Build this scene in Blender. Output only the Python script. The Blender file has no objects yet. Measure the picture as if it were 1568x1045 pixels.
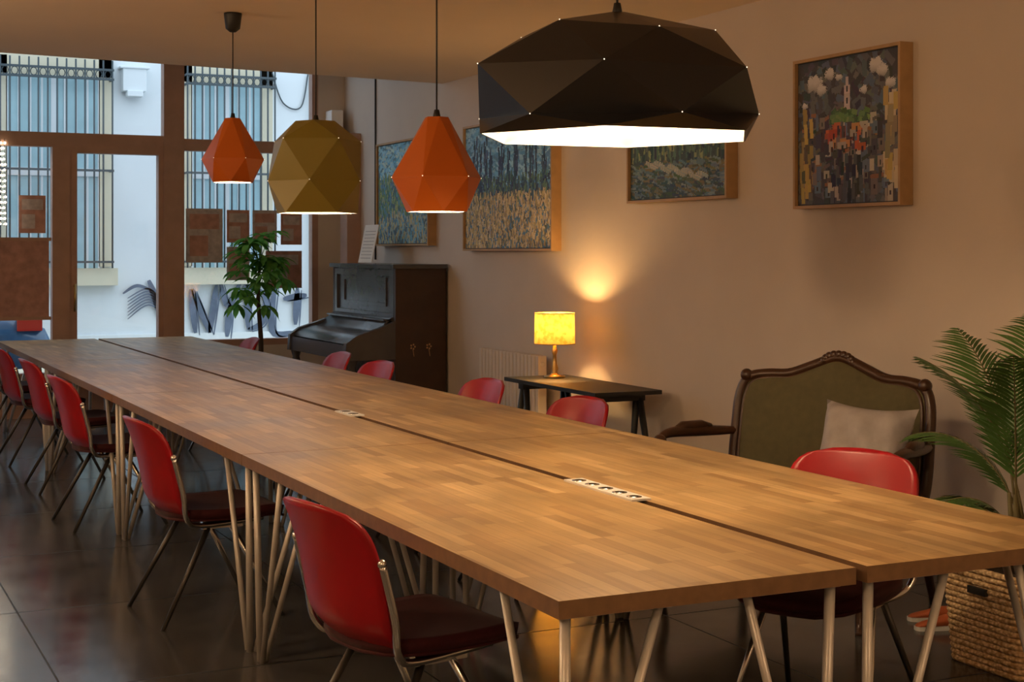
import bpy, math, random
import numpy as np
from mathutils import Vector, Matrix, Euler
random.seed(7); rng=np.random.RandomState(5)
sc=bpy.context.scene
sc.view_settings.view_transform='Standard'

# ---------------------------------------------------------------- materials
def new_mat(name):
    m=bpy.data.materials.new(name); m.use_nodes=True
    nt=m.node_tree; b=nt.nodes['Principled BSDF']; return m,nt,b
def pmat(name,col,rough=.5,metal=0.,noise=0.,nscale=20.,bump=0.,bscale=60.,emis=None,estr=0.,coat=0.,trans=0.,sheen=0.,spec=.5):
    m,nt,b=new_mat(name)
    b.inputs['Base Color'].default_value=(*col,1); b.inputs['Roughness'].default_value=rough
    b.inputs['Metallic'].default_value=metal
    b.inputs['Coat Weight'].default_value=coat
    b.inputs['Sheen Weight'].default_value=sheen
    b.inputs['Specular IOR Level'].default_value=spec
    if emis: b.inputs['Emission Color'].default_value=(*emis,1); b.inputs['Emission Strength'].default_value=estr
    tc=nt.nodes.new('ShaderNodeTexCoord')
    if noise>0:
        n=nt.nodes.new('ShaderNodeTexNoise'); n.inputs['Scale'].default_value=nscale; n.inputs['Detail'].default_value=4
        nt.links.new(tc.outputs['Object'],n.inputs['Vector'])
        mx=nt.nodes.new('ShaderNodeMix'); mx.data_type='RGBA'
        mx.inputs[6].default_value=(*[c*(1-noise) for c in col],1); mx.inputs[7].default_value=(*[min(1,c*(1+noise)) for c in col],1)
        nt.links.new(n.outputs['Fac'],mx.inputs[0]); nt.links.new(mx.outputs[2],b.inputs['Base Color'])
    if bump>0:
        n2=nt.nodes.new('ShaderNodeTexNoise'); n2.inputs['Scale'].default_value=bscale; n2.inputs['Detail'].default_value=5
        nt.links.new(tc.outputs['Object'],n2.inputs['Vector'])
        bp=nt.nodes.new('ShaderNodeBump'); bp.inputs['Strength'].default_value=bump; bp.inputs['Distance'].default_value=.01
        nt.links.new(n2.outputs['Fac'],bp.inputs['Height']); nt.links.new(bp.outputs[0],b.inputs['Normal'])
    return m
def emat(name,col,s):
    m,nt,b=new_mat(name); b.inputs['Base Color'].default_value=(*col,1)
    b.inputs['Emission Color'].default_value=(*col,1); b.inputs['Emission Strength'].default_value=s; return m
def math_n(nt,op,a,b=None):
    n=nt.nodes.new('ShaderNodeMath'); n.operation=op
    for i,v in enumerate((a,b)):
        if v is None: continue
        if isinstance(v,(int,float)): n.inputs[i].default_value=v
        else: nt.links.new(v,n.inputs[i])
    return n.outputs[0]
def wood_table():
    m,nt,b=new_mat('worktop_wood')
    g=nt.nodes.new('ShaderNodeNewGeometry'); s=nt.nodes.new('ShaderNodeSeparateXYZ'); nt.links.new(g.outputs['Position'],s.inputs[0])
    rowf=math_n(nt,'DIVIDE',s.outputs[0],.042); row=math_n(nt,'FLOOR',rowf)
    wn=nt.nodes.new('ShaderNodeTexWhiteNoise'); wn.noise_dimensions='1D'; nt.links.new(row,wn.inputs['W'])
    yf=math_n(nt,'ADD',math_n(nt,'DIVIDE',s.outputs[1],.34),math_n(nt,'MULTIPLY',wn.outputs['Value'],7.3))
    cell=math_n(nt,'FLOOR',yf)
    c=nt.nodes.new('ShaderNodeCombineXYZ'); nt.links.new(row,c.inputs[0]); nt.links.new(cell,c.inputs[1])
    w2=nt.nodes.new('ShaderNodeTexWhiteNoise'); w2.noise_dimensions='2D'; nt.links.new(c.outputs[0],w2.inputs['Vector'])
    r=nt.nodes.new('ShaderNodeValToRGB'); e=r.color_ramp.elements
    e[0].position=0; e[0].color=(.32,.185,.075,1); e[1].position=1; e[1].color=(.55,.365,.17,1)
    k=e.new(.25); k.color=(.39,.24,.10,1); k=e.new(.75); k.color=(.45,.29,.125,1)
    nt.links.new(w2.outputs['Value'],r.inputs[0])
    mp=nt.nodes.new('ShaderNodeMapping'); mp.inputs['Scale'].default_value=(60,3,60); nt.links.new(g.outputs['Position'],mp.inputs[0])
    n=nt.nodes.new('ShaderNodeTexNoise'); n.inputs['Scale'].default_value=1.; n.inputs['Detail'].default_value=6; nt.links.new(mp.outputs[0],n.inputs['Vector'])
    mr=nt.nodes.new('ShaderNodeMapRange'); mr.inputs[3].default_value=.68; mr.inputs[4].default_value=1.3; nt.links.new(n.outputs['Fac'],mr.inputs[0])
    mx=nt.nodes.new('ShaderNodeMix'); mx.data_type='RGBA'; mx.blend_type='MULTIPLY'; mx.inputs[0].default_value=1
    nt.links.new(r.outputs[0],mx.inputs[6]); nt.links.new(mr.outputs[0],mx.inputs[7])
    fx=math_n(nt,'FRACT',rowf); fy=math_n(nt,'FRACT',yf)
    j=math_n(nt,'MAXIMUM',math_n(nt,'LESS_THAN',fx,.04),math_n(nt,'LESS_THAN',fy,.007))
    mj=nt.nodes.new('ShaderNodeMix'); mj.data_type='RGBA'; nt.links.new(math_n(nt,'MULTIPLY',j,.45),mj.inputs[0])
    nt.links.new(mx.outputs[2],mj.inputs[6]); mj.inputs[7].default_value=(.08,.04,.02,1)
    n3=nt.nodes.new('ShaderNodeTexNoise'); n3.inputs['Scale'].default_value=2.6; n3.inputs['Detail'].default_value=6; nt.links.new(g.outputs['Position'],n3.inputs['Vector'])
    mr3=nt.nodes.new('ShaderNodeMapRange'); mr3.inputs[1].default_value=.3; mr3.inputs[2].default_value=.7; mr3.inputs[3].default_value=.72; mr3.inputs[4].default_value=1.14; nt.links.new(n3.outputs['Fac'],mr3.inputs[0])
    m4=nt.nodes.new('ShaderNodeMix'); m4.data_type='RGBA'; m4.blend_type='MULTIPLY'; m4.inputs[0].default_value=1
    nt.links.new(mj.outputs[2],m4.inputs[6]); nt.links.new(mr3.outputs[0],m4.inputs[7])
    nt.links.new(m4.outputs[2],b.inputs['Base Color'])
    mrr=nt.nodes.new('ShaderNodeMapRange'); mrr.inputs[3].default_value=.28; mrr.inputs[4].default_value=.50; nt.links.new(n3.outputs['Fac'],mrr.inputs[0])
    nt.links.new(mrr.outputs[0],b.inputs['Roughness'])
    bp=nt.nodes.new('ShaderNodeBump'); bp.inputs['Strength'].default_value=.12; bp.inputs['Distance'].default_value=.002
    nt.links.new(n.outputs['Fac'],bp.inputs['Height']); nt.links.new(bp.outputs[0],b.inputs['Normal'])
    return m
def floor_mat():
    m,nt,b=new_mat('floor_tiles')
    g=nt.nodes.new('ShaderNodeNewGeometry'); s=nt.nodes.new('ShaderNodeSeparateXYZ'); nt.links.new(g.outputs['Position'],s.inputs[0])
    fx=math_n(nt,'FRACT',math_n(nt,'DIVIDE',math_n(nt,'ADD',s.outputs[0],.40),1.2)); fy=math_n(nt,'FRACT',math_n(nt,'DIVIDE',math_n(nt,'ADD',s.outputs[1],.75),1.2))
    j=math_n(nt,'MAXIMUM',math_n(nt,'LESS_THAN',fx,.006),math_n(nt,'LESS_THAN',fy,.008))
    n=nt.nodes.new('ShaderNodeTexNoise'); n.inputs['Scale'].default_value=3; n.inputs['Detail'].default_value=10; n.inputs['Roughness'].default_value=.72; nt.links.new(g.outputs['Position'],n.inputs['Vector'])
    r=nt.nodes.new('ShaderNodeValToRGB'); e=r.color_ramp.elements; e[0].position=.32; e[0].color=(.032,.033,.036,1); e[1].position=.72; e[1].color=(.10,.10,.10,1)
    nt.links.new(n.outputs['Fac'],r.inputs[0])
    mj=nt.nodes.new('ShaderNodeMix'); mj.data_type='RGBA'; nt.links.new(math_n(nt,'MULTIPLY',j,.8),mj.inputs[0]); nt.links.new(r.outputs[0],mj.inputs[6]); mj.inputs[7].default_value=(.008,.008,.008,1)
    nt.links.new(mj.outputs[2],b.inputs['Base Color'])
    mr=nt.nodes.new('ShaderNodeMapRange'); mr.inputs[3].default_value=.06; mr.inputs[4].default_value=.28; nt.links.new(n.outputs['Fac'],mr.inputs[0])
    rr=math_n(nt,'ADD',mr.outputs[0],math_n(nt,'MULTIPLY',j,.4)); nt.links.new(rr,b.inputs['Roughness'])
    return m
def vcol_mat(name,rough=.6):
    m,nt,b=new_mat(name); a=nt.nodes.new('ShaderNodeVertexColor'); a.layer_name='Col'
    nt.links.new(a.outputs[0],b.inputs['Base Color']); b.inputs['Roughness'].default_value=rough
    tc=nt.nodes.new('ShaderNodeTexCoord'); n=nt.nodes.new('ShaderNodeTexNoise'); n.inputs['Scale'].default_value=45; n.inputs['Detail'].default_value=4
    nt.links.new(tc.outputs['Object'],n.inputs['Vector'])
    bp=nt.nodes.new('ShaderNodeBump'); bp.inputs['Strength'].default_value=.35; bp.inputs['Distance'].default_value=.01
    nt.links.new(n.outputs['Fac'],bp.inputs['Height']); nt.links.new(bp.outputs[0],b.inputs['Normal']); return m
def glass_mat():
    m=bpy.data.materials.new('window_glass'); m.use_nodes=True; nt=m.node_tree; nt.nodes.clear()
    o=nt.nodes.new('ShaderNodeOutputMaterial'); t=nt.nodes.new('ShaderNodeBsdfTransparent'); t.inputs[0].default_value=(.94,.97,1,1)
    g=nt.nodes.new('ShaderNodeBsdfGlossy'); g.inputs['Roughness'].default_value=.03
    x=nt.nodes.new('ShaderNodeMixShader'); x.inputs[0].default_value=.05
    nt.links.new(t.outputs[0],x.inputs[1]); nt.links.new(g.outputs[0],x.inputs[2]); nt.links.new(x.outputs[0],o.inputs[0]); return m
def trl_mat(name,c0,c1,mixf,scale,p0,p1):
    m=bpy.data.materials.new(name); m.use_nodes=True; nt=m.node_tree; nt.nodes.clear()
    o=nt.nodes.new('ShaderNodeOutputMaterial'); d=nt.nodes.new('ShaderNodeBsdfDiffuse'); t=nt.nodes.new('ShaderNodeBsdfTranslucent')
    tc=nt.nodes.new('ShaderNodeTexCoord'); v=nt.nodes.new('ShaderNodeTexNoise'); v.inputs['Scale'].default_value=scale; nt.links.new(tc.outputs['Object'],v.inputs['Vector'])
    r=nt.nodes.new('ShaderNodeValToRGB'); e=r.color_ramp.elements; e[0].position=p0; e[0].color=(*c0,1); e[1].position=p1; e[1].color=(*c1,1)
    nt.links.new(v.outputs['Fac'],r.inputs[0]); nt.links.new(r.outputs[0],d.inputs[0]); nt.links.new(r.outputs[0],t.inputs[0])
    x=nt.nodes.new('ShaderNodeMixShader'); x.inputs[0].default_value=mixf
    nt.links.new(d.outputs[0],x.inputs[1]); nt.links.new(t.outputs[0],x.inputs[2]); nt.links.new(x.outputs[0],o.inputs[0]); return m
def weave_mat():
    m,nt,b=new_mat('seagrass_weave')
    tc=nt.nodes.new('ShaderNodeTexCoord'); n=nt.nodes.new('ShaderNodeTexVoronoi'); n.inputs['Scale'].default_value=70; nt.links.new(tc.outputs['Object'],n.inputs['Vector'])
    r=nt.nodes.new('ShaderNodeValToRGB'); e=r.color_ramp.elements; e[0].color=(.88,.66,.40,1); e[1].position=.8; e[1].color=(.42,.26,.12,1)
    nt.links.new(n.outputs['Distance'],r.inputs[0]); nt.links.new(r.outputs[0],b.inputs['Base Color']); b.inputs['Roughness'].default_value=.8
    bp=nt.nodes.new('ShaderNodeBump'); bp.inputs['Strength'].default_value=.8; bp.inputs['Distance'].default_value=.006; bp.invert=True
    nt.links.new(n.outputs['Distance'],bp.inputs['Height']); nt.links.new(bp.outputs[0],b.inputs['Normal']); return m

M={}
M['wall']=pmat('plaster_wall',(.60,.52,.45),.85,noise=.06,nscale=3,bump=.12,bscale=25)
M['ceil']=pmat('ceiling_paint',(.76,.61,.47),.85,noise=.05,nscale=2)
M['floor']=floor_mat(); M['wood']=wood_table(); M['glass']=glass_mat()
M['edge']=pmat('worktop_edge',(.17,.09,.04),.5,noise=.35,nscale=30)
M['steel']=pmat('trestle_metal',(.50,.48,.46),.38,metal=.35,noise=.1)
M['chrome']=pmat('chrome',(.64,.63,.62),.22,metal=1.)
M['darkleg']=pmat('dark_leg',(.06,.055,.05),.4,metal=.6)
M['red']=pmat('red_plastic',(.27,.004,.009),.34,noise=.12,nscale=9,spec=.35)
M['maroon']=pmat('maroon_seat',(.045,.004,.007),.75,noise=.3,nscale=60,sheen=.05,spec=.3)
M['frame']=pmat('window_frame_wood',(.38,.235,.18),.5,noise=.2,nscale=8)
M['black']=pmat('black_lacquer',(.007,.007,.009),.32)
M['blackm']=pmat('black_matte',(.012,.012,.012),.5)
M['white']=pmat('white_enamel',(.85,.84,.82),.5)
M['orange']=pmat('orange_lacquer',(.48,.105,.007),.42)
M['yellow']=pmat('mustard_lacquer',(.205,.165,.025),.45)
M['oak']=pmat('oak_frame',(.42,.26,.12),.55,noise=.25,nscale=15)
M['velvet']=pmat('olive_velvet',(.085,.075,.034),.9,noise=.25,nscale=30,sheen=.12)
M['walnut']=pmat('carved_walnut',(.045,.018,.009),.32,noise=.4,nscale=25)
M['pillow']=pmat('pillow_fabric',(.32,.29,.29),.65,noise=.4,nscale=12,bump=.4,bscale=16)
M['pianod']=pmat('piano_black',(.065,.062,.066),.26,noise=.3,nscale=6)
M['pianos']=pmat('piano_side_wood',(.045,.022,.013),.42,noise=.4,nscale=9)
M['brass']=pmat('brass',(.5,.32,.12),.35,metal=1)
M['leaf']=pmat('palm_leaf',(.05,.12,.025),.45,noise=.45,nscale=9)
M['leaf2']=trl_mat('tree_leaf',(.06,.20,.04),(.20,.46,.10),.4,9,.35,.65)
M['stem']=pmat('plant_stem',(.12,.10,.04),.7,noise=.3)
M['trunk']=pmat('bark',(.05,.03,.02),.85,noise=.4,bump=.4)
M['weave']=weave_mat()
M['soil']=pmat('soil',(.03,.02,.015),.95,bump=.8)
M['shade']=trl_mat('lampshade_fabric',(.66,.36,.06),(.80,.52,.12),.13,22,.40,.52)
M['paper']=pmat('paper',(.72,.68,.62),.8)
M['facade']=pmat('facade_plaster',(.70,.75,.77),.9,noise=.10,nscale=1.5,bump=.2,bscale=12)
M['stone']=pmat('facade_stone_trim',(.66,.61,.46),.9,noise=.08,nscale=3)
M['iron']=pmat('iron_grille',(.05,.07,.08),.6)
M['shutter']=pmat('blue_shutter',(.36,.56,.62),.5,noise=.2,nscale=4)
M['asphalt']=pmat('asphalt',(.22,.22,.23),.9,noise=.2,nscale=8)
M['graf']=pmat('graffiti_paint',(.11,.14,.20),.7,noise=.6,nscale=6)
M['carblue']=pmat('car_paint_blue',(.02,.10,.22),.3,coat=.5)
M['carred']=pmat('car_lamp_red',(.55,.03,.02),.3)
M['cargl']=pmat('car_glass',(.02,.03,.04),.1)
M['rubber']=pmat('rubber',(.02,.02,.02),.8)
M['poster']=pmat('poster_brown',(.40,.22,.18),.7,noise=.5,nscale=14)
M['poster2']=pmat('poster_grey',(.42,.37,.37),.7,noise=.5,nscale=20)
M['socket']=pmat('socket_white',(.75,.74,.72),.4)
M['shoe']=pmat('shoe_orange',(.5,.12,.04),.6)
M['rad']=pmat('radiator_white',(.64,.57,.50),.5)
M['paint']=vcol_mat('oil_paint')
M['bulb']=emat('bulb_glow',(1,.80,.55),14)
M['bulbw']=emat('bulb_white',(1,.88,.72),12)
M['glint']=emat('glint_bead_glow',(1,.85,.65),1.6)
M['fill_globe']=emat('fill_globe_glow',(1,.655,.35),86)

# ---------------------------------------------------------------- mesh builder
class MB:
    def __init__(s,name): s.name=name; s.v=[]; s.f=[]; s.m=[]; s.sm=[]; s.mats=[]; s.cols=None
    def mi(s,k):
        if k not in s.mats: s.mats.append(k)
        return s.mats.index(k)
    def add(s,vs,fs,k,smooth=False,T=None):
        o=len(s.v); i=s.mi(k)
        for p in vs:
            p=Vector(p)
            if T is not None: p=T@p
            s.v.append(tuple(p))
        for f in fs: s.f.append(tuple(o+a for a in f)); s.m.append(i); s.sm.append(smooth)
    def box(s,a,b,k,T=None):
        x0,y0,z0=a; x1,y1,z1=b
        vs=[(x0,y0,z0),(x1,y0,z0),(x1,y1,z0),(x0,y1,z0),(x0,y0,z1),(x1,y0,z1),(x1,y1,z1),(x0,y1,z1)]
        s.add(vs,[(3,2,1,0),(4,5,6,7),(0,1,5,4),(1,2,6,5),(2,3,7,6),(3,0,4,7)],k,False,T)
    def tube(s,pts,r,k,n=8,T=None,cap=True,flat=None):
        pts=[Vector(p) for p in pts]; N=len(pts)
        rs=r if isinstance(r,(list,tuple)) else [r]*N
        vs=[];fs=[]; prev=None
        for i,p in enumerate(pts):
            t=(pts[min(i+1,N-1)]-pts[max(i-1,0)]).normalized()
            if prev is None:
                a=Vector((0,0,1)) if abs(t.z)<.9 else Vector((1,0,0)); u=t.cross(a).normalized()
            else:
                u=(prev-t*prev.dot(t)).normalized()
            prev=u; w=t.cross(u)
            for j in range(n):
                an=2*math.pi*j/n; vs.append(p+(u*math.cos(an)+w*math.sin(an))*rs[i])
        for i in range(N-1):
            for j in range(n):
                fs.append((i*n+j,i*n+(j+1)%n,(i+1)*n+(j+1)%n,(i+1)*n+j))
        if cap: fs.append(tuple(range(n))[::-1]); fs.append(tuple((N-1)*n+j for j in range(n)))
        s.add(vs,fs,k,True,T)
    def lathe(s,prof,k,n=24,c=(0,0,0),T=None,smooth=True,capb=False,capt=False):
        vs=[];fs=[]
        for r,z in prof:
            for j in range(n):
                a=2*math.pi*j/n; vs.append((c[0]+r*math.cos(a),c[1]+r*math.sin(a),c[2]+z))
        for i in range(len(prof)-1):
            for j in range(n): fs.append((i*n+j,i*n+(j+1)%n,(i+1)*n+(j+1)%n,(i+1)*n+j))
        if capb: fs.append(tuple(range(n))[::-1])
        if capt: fs.append(tuple((len(prof)-1)*n+j for j in range(n)))
        s.add(vs,fs,k,smooth,T)
    def sphere(s,c,r,k,T=None,n=14,sc=(1,1,1)):
        vs=[];fs=[];m=8
        for i in range(m+1):
            ph=-math.pi/2+math.pi*i/m
            for j in range(n):
                a=2*math.pi*j/n; vs.append((c[0]+r*sc[0]*math.cos(ph)*math.cos(a),c[1]+r*sc[1]*math.cos(ph)*math.sin(a),c[2]+r*sc[2]*math.sin(ph)))
        for i in range(m):
            for j in range(n): fs.append((i*n+j,i*n+(j+1)%n,(i+1)*n+(j+1)%n,(i+1)*n+j))
        s.add(vs,fs,k,True,T)
    def grid(s,fn,nu,nv,k,T=None,smooth=True,thick=None):
        vs=[Vector(fn(i/nu,j/nv)) for j in range(nv+1) for i in range(nu+1)]
        W=nu+1
        fs=[(j*W+i,j*W+i+1,(j+1)*W+i+1,(j+1)*W+i) for j in range(nv) for i in range(nu)]
        if thick is None: s.add(vs,fs,k,smooth,T); return
        nrm=[Vector((0,0,0)) for _ in vs]
        for f in fs:
            n=(vs[f[1]]-vs[f[0]]).cross(vs[f[3]]-vs[f[0]])
            if n.length<1e-12: n=(vs[f[2]]-vs[f[1]]).cross(vs[f[3]]-vs[f[2]])
            for a in f: nrm[a]+=n
        v2=[v-n.normalized()*thick for v,n in zip(vs,nrm)]
        L=len(vs); fs2=[tuple(L+a for a in f[::-1]) for f in fs]
        bd=[i for i in range(W)]+[j*W+nu for j in range(1,nv+1)]+[nv*W+i for i in range(nu-1,-1,-1)]+[j*W for j in range(nv-1,0,-1)]
        fb=[(bd[(q+1)%len(bd)],bd[q],L+bd[q],L+bd[(q+1)%len(bd)]) for q in range(len(bd))]
        s.add(vs+v2,fs+fs2+fb,k,smooth,T)
    def done(s,loc=(0,0,0),rz=0,bevel=0,origin=None,mesh_only=False):
        me=bpy.data.meshes.new(s.name)
        vs=s.v
        if origin is not None:
            o=Vector(origin); vs=[tuple(Vector(p)-o) for p in vs]; loc=origin
        me.from_pydata(vs,[],s.f)
        for k in s.mats: me.materials.append(M[k])
        me.polygons.foreach_set('material_index',s.m); me.polygons.foreach_set('use_smooth',s.sm)
        me.update()
        ob=bpy.data.objects.new(s.name,me); sc.collection.objects.link(ob)
        ob.location=loc; ob.rotation_euler=(0,0,rz)
        if bevel>0:
            b=ob.modifiers.new('bevel','BEVEL'); b.width=bevel; b.segments=2; b.limit_method='ANGLE'; b.angle_limit=math.radians(50)
        return ob
def inst(ob,loc,rz):
    o=bpy.data.objects.new(ob.name.split('.')[0],ob.data); sc.collection.objects.link(o); o.location=loc; o.rotation_euler=(0,0,rz); return o
def smoothpts(pts,sub=6):
    P=[Vector(p) for p in pts]; out=[]
    for i in range(len(P)-1):
        p0=P[max(i-1,0)];p1=P[i];p2=P[i+1];p3=P[min(i+2,len(P)-1)]
        for k in range(sub):
            t=k/sub; out.append(.5*((2*p1)+(p2-p0)*t+(2*p0-5*p1+4*p2-p3)*t*t+(3*p1-p0-3*p2+p3)*t**3))
    out.append(P[-1]); return out

# ---------------------------------------------------------------- room shell
CZ=2.89; WX=4.8; YW=13.9; XL=-2.6; YB=-2.5; HT=4.7
b=MB('floor'); b.box((XL-.2,YB-.2,-.12),(WX+.2,YW+.15,0),'floor'); b.done()
b=MB('wall_right'); b.box((WX,YB,0),(WX+.2,YW+.15,HT),'wall'); b.done()
b=MB('wall_left'); b.box((XL-.2,YB,0),(XL,YW+.15,HT),'wall'); b.done()
b=MB('wall_back'); b.box((XL-.2,YB-.2,0),(WX+.2,YB,HT),'wall'); b.done()
b=MB('ceiling')
fp=[(XL,YB),(WX,YB),(WX,11.42),(1.2,10.95),(XL,10.5)]
n=len(fp); b.add([(x,y,CZ) for x,y in fp]+[(x,y,CZ+.35) for x,y in fp],[tuple(range(n))[::-1],tuple(range(n,2*n))]+[(i,(i+1)%n,n+(i+1)%n,n+i) for i in range(n)],'ceil'); b.done()
b=MB('ceiling_upper'); b.box((XL-.2,YB-.2,HT),(WX+.2,YW+.15,HT+.15),'ceil'); b.done()
b=MB('wall_window')
b.box((4.53,YW,0),(WX,YW+.15,HT),'wall'); b.box((3.22,YW,0),(4.53,YW+.15,.60),'wall')
b.box((XL,YW,4.3),(4.53,YW+.15,HT),'wall'); b.done()
b=MB('window_1')
def fr(x0,x1,z0,z1,d=.04): b.box((x0,YW-d+.04,z0),(x1,YW+.11,z1),'frame')
fr(3.03,3.22,0,4.3,.06); fr(4.47,4.53,.6,4.3); fr(3.22,4.47,.6,.66); fr(3.22,4.47,2.44,2.55); fr(3.22,4.47,4.22,4.3)
b.box((3.22,YW+.055,.66),(4.47,YW+.063,2.44),'glass'); b.box((3.22,YW+.055,2.55),(4.47,YW+.063,4.22),'glass')
b.done()
b=MB('door_1')
fr(2.03,2.185,0,2.44,.06); fr(2.185,3.03,2.44,2.57); fr(1.08,2.185,2.44,2.57); fr(2.185,2.25,0,2.44); fr(2.985,3.03,0,2.44)
fr(2.25,2.985,0,.35); fr(2.25,2.985,2.39,2.44)
b.box((2.25,YW+.055,.35),(2.985,YW+.063,2.39),'glass'); b.box((1.08,YW+.055,2.57),(3.03,YW+.063,4.22),'glass')
fr(1.08,3.03,4.22,4.3); fr(1.08,2.03,0,.4); b.box((1.08,YW+.055,.4),(2.03,YW+.063,2.44),'glass')
b.tube([(2.22,YW-.06,.95),(2.22,YW-.06,1.2)],.012,'brass'); b.tube([(2.22,YW+.02,.97),(2.22,YW-.06,.97)],.008,'brass'); b.tube([(2.22,YW+.02,1.18),(2.22,YW-.06,1.18)],.008,'brass')
b.done()
b=MB('window_2')
for x in (.90,-.85,-2.6): fr(x,x+.18,0,4.3,.06)
for x0,x1 in ((-.67,.9),(-2.42,-.85)):
    fr(x0,x1,0,.4); fr(x0,x1,2.44,2.57); fr(x0,x1,4.22,4.3); b.box((x0,YW+.055,.4),(x1,YW+.063,2.44),'glass'); b.box((x0,YW+.055,2.57),(x1,YW+.063,4.22),'glass')
b.done()
b=MB('baseboard_right'); b.box((WX-.018,YB,0),(WX,YW,.09),'wall'); b.done()
b=MB('trim_1'); b.box((4.66,13.42,0),(WX-.001,13.62,2.62),'frame'); b.done(bevel=.004)

def poster(x0,x1,z0,z1,k):
    b=MB('window_poster'); b.box((x0,YW+.045,z0),(x1,YW+.052,z1),k)
    w=x1-x0;h=z1-z0
    b.box((x0+.1*w,YW+.043,z0+.62*h),(x0+.9*w,YW+.0452,z0+.9*h),'poster2' if k=='poster' else 'poster')
    b.box((x0+.1*w,YW+.043,z0+.12*h),(x0+.6*w,YW+.0452,z0+.5*h),'poster2' if k=='poster' else 'poster'); b.done()
poster(1.75,1.98,1.66,2.0,'poster'); poster(3.25,3.60,1.39,1.90,'poster2')
poster(3.64,3.86,1.58,1.89,'poster'); poster(3.89,4.13,1.58,1.89,'poster2'); poster(4.17,4.38,1.56,1.87,'poster')
poster(3.64,3.86,1.22,1.54,'poster2'); poster(4.02,4.38,1.14,1.50,'poster')
b=MB('notice_board'); b.box((1.32,YW-.02,.90),(2.0,YW+.0,1.6),'poster'); b.box((1.30,YW-.025,.88),(2.02,YW-.0,.91),'frame'); b.box((1.30,YW-.025,1.59),(2.02,YW-.0,1.62),'frame'); b.done()

b=MB('string_lights')
for s_ in range(3):
    x=1.55+s_*.035; b.tube([(x,YW-.012,2.5),(x,YW-.012,1.72)],.002,'blackm',n=5)
    for i in range(16): b.sphere((x+random.uniform(-.012,.012),YW-.014,2.46-i*.048),.010,'bulb',n=8)
b.done()

# ---------------------------------------------------------------- street outside
b=MB('street_ground'); b.box((-10,YW+.15,-.2),(20,40,-.08),'asphalt'); b.box((-10,18.6,-.08),(20,19.5,.04),'stone'); b.done()
FY=19.5
b=MB('building_facade')
b.box((-8,FY,-.1),(16,FY+.5,9),'facade')
wins=[(2.30,3.42),(4.62,5.55),(-.2,.85),(7.0,8.0)]
for x0,x1 in wins:
    b.box((x0-.16,FY-.03,1.30),(x0,FY+.01,3.95),'stone'); b.box((x1,FY-.03,1.30),(x1+.16,FY+.01,3.95),'stone')
    b.box((x0-.16,FY-.03,3.72),(x1+.16,FY+.01,4.0),'stone'); b.box((x0-.22,FY-.14,1.06),(x1+.22,FY+.01,1.28),'stone')
    b.box((x0,FY-.015,1.28),(x1,FY+.005,3.72),'shutter')
    nsl=int((x1-x0)/.14)
    for i in range(nsl+1):
        x=x0+(x1-x0)*i/nsl; b.box((x-.012,FY-.03,1.28),(x+.012,FY-.01,3.72),'facade')
    b.box(((x0+x1)/2-.03,FY-.035,1.28),((x0+x1)/2+.03,FY-.01,3.72),'facade')
    b.box((x0,FY-.035,2.45),(x1,FY-.01,2.55),'facade')
b.box((-8,FY-.04,-.1),(16,FY,.42),'facade')
b.done()
b=MB('window_grille')
for x0,x1 in wins:
    gx0,gx1=x0-.1,x1+.14
    for i in range(13):
        x=gx0+(gx1-gx0)*i/12; b.tube([(x,FY-.2,1.28),(x,FY-.2,3.92)],.012,'iron',n=6)
    for z in (1.36,2.52,3.68,3.80):
        b.box((gx0-.02,FY-.212,z-.014),(gx1+.02,FY-.188,z+.014),'iron')
        for x in (gx0,gx1): b.box((x-.01,FY-.2,z-.012),(x+.01,FY,z+.012),'iron')
    for i in range(12):
        x=gx0+(gx1-gx0)*(i+.5)/12; b.tube([(x+.04*math.cos(a),FY-.2,3.74+.05*math.sin(a)) for a in np.linspace(0,6.28,9)],.006,'iron',n=4)
b.done()
b=MB('utility_box'); b.box((3.70,FY-.16,3.55),(4.0,FY-.001,3.85),'facade'); b.box((3.66,FY-.18,3.84),(4.04,FY-.001,3.87),'facade'); b.box((3.75,FY-.20,3.48),(3.95,FY-.05,3.56),'facade'); b.done(bevel=.01)
b=MB('facade_cable'); b.tube(smoothpts([(5.7,FY-.03,3.9),(5.85,FY-.03,3.5),(6.1,FY-.03,3.45),(6.2,FY-.03,3.9)]),.01,'iron',n=5); b.tube([(6.25,FY-.08,-.05),(6.25,FY-.08,6)],.03,'facade',n=8); b.done()
b=MB('graffiti')
def rib(pts,w,y=FY-.045):
    pts=smoothpts([(p[0],y,p[1]) for p in pts],6)
    vs=[];fs=[]
    for i,p in enumerate(pts):
        t=(pts[min(i+1,len(pts)-1)]-pts[max(i-1,0)]).normalized(); nn=Vector((-t.z,0,t.x)); ww=w*(.45+.65*math.sin(math.pi*i/(len(pts)-1)))
        vs+= [p+nn*ww/2,p-nn*ww/2]
    for i in range(len(pts)-1): fs.append((2*i,2*i+1,2*i+3,2*i+2))
    b.add(vs,fs,'graf')
for q in range(7): rib([(4.30-.01*q,.62+.03*q),(4.05,.80+.035*q),(3.78,.62+.045*q)],.02)
rib([(4.05,1.12),(4.15,.85),(4.22,.60)],.09); rib([(4.3,.98),(4.12,.86)],.06); rib([(3.72,.95),(3.9,1.05),(4.1,.98)],.04)
L=[[(4.60,1.0),(4.66,.42)],[(4.62,1.0),(4.85,.42)],[(4.85,.42),(4.94,1.05)],[(4.99,1.08),(5.10,.78),(5.26,1.08)],[(5.12,.78),(5.08,.36)],[(5.34,1.05),(5.37,.45)],[(5.34,1.05),(5.60,.88),(5.56,.55),(5.37,.45)],[(5.74,1.08),(5.70,.43),(5.98,.40)],[(6.05,1.0),(6.02,.5)],[(5.85,.85),(6.18,.9)]]
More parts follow.
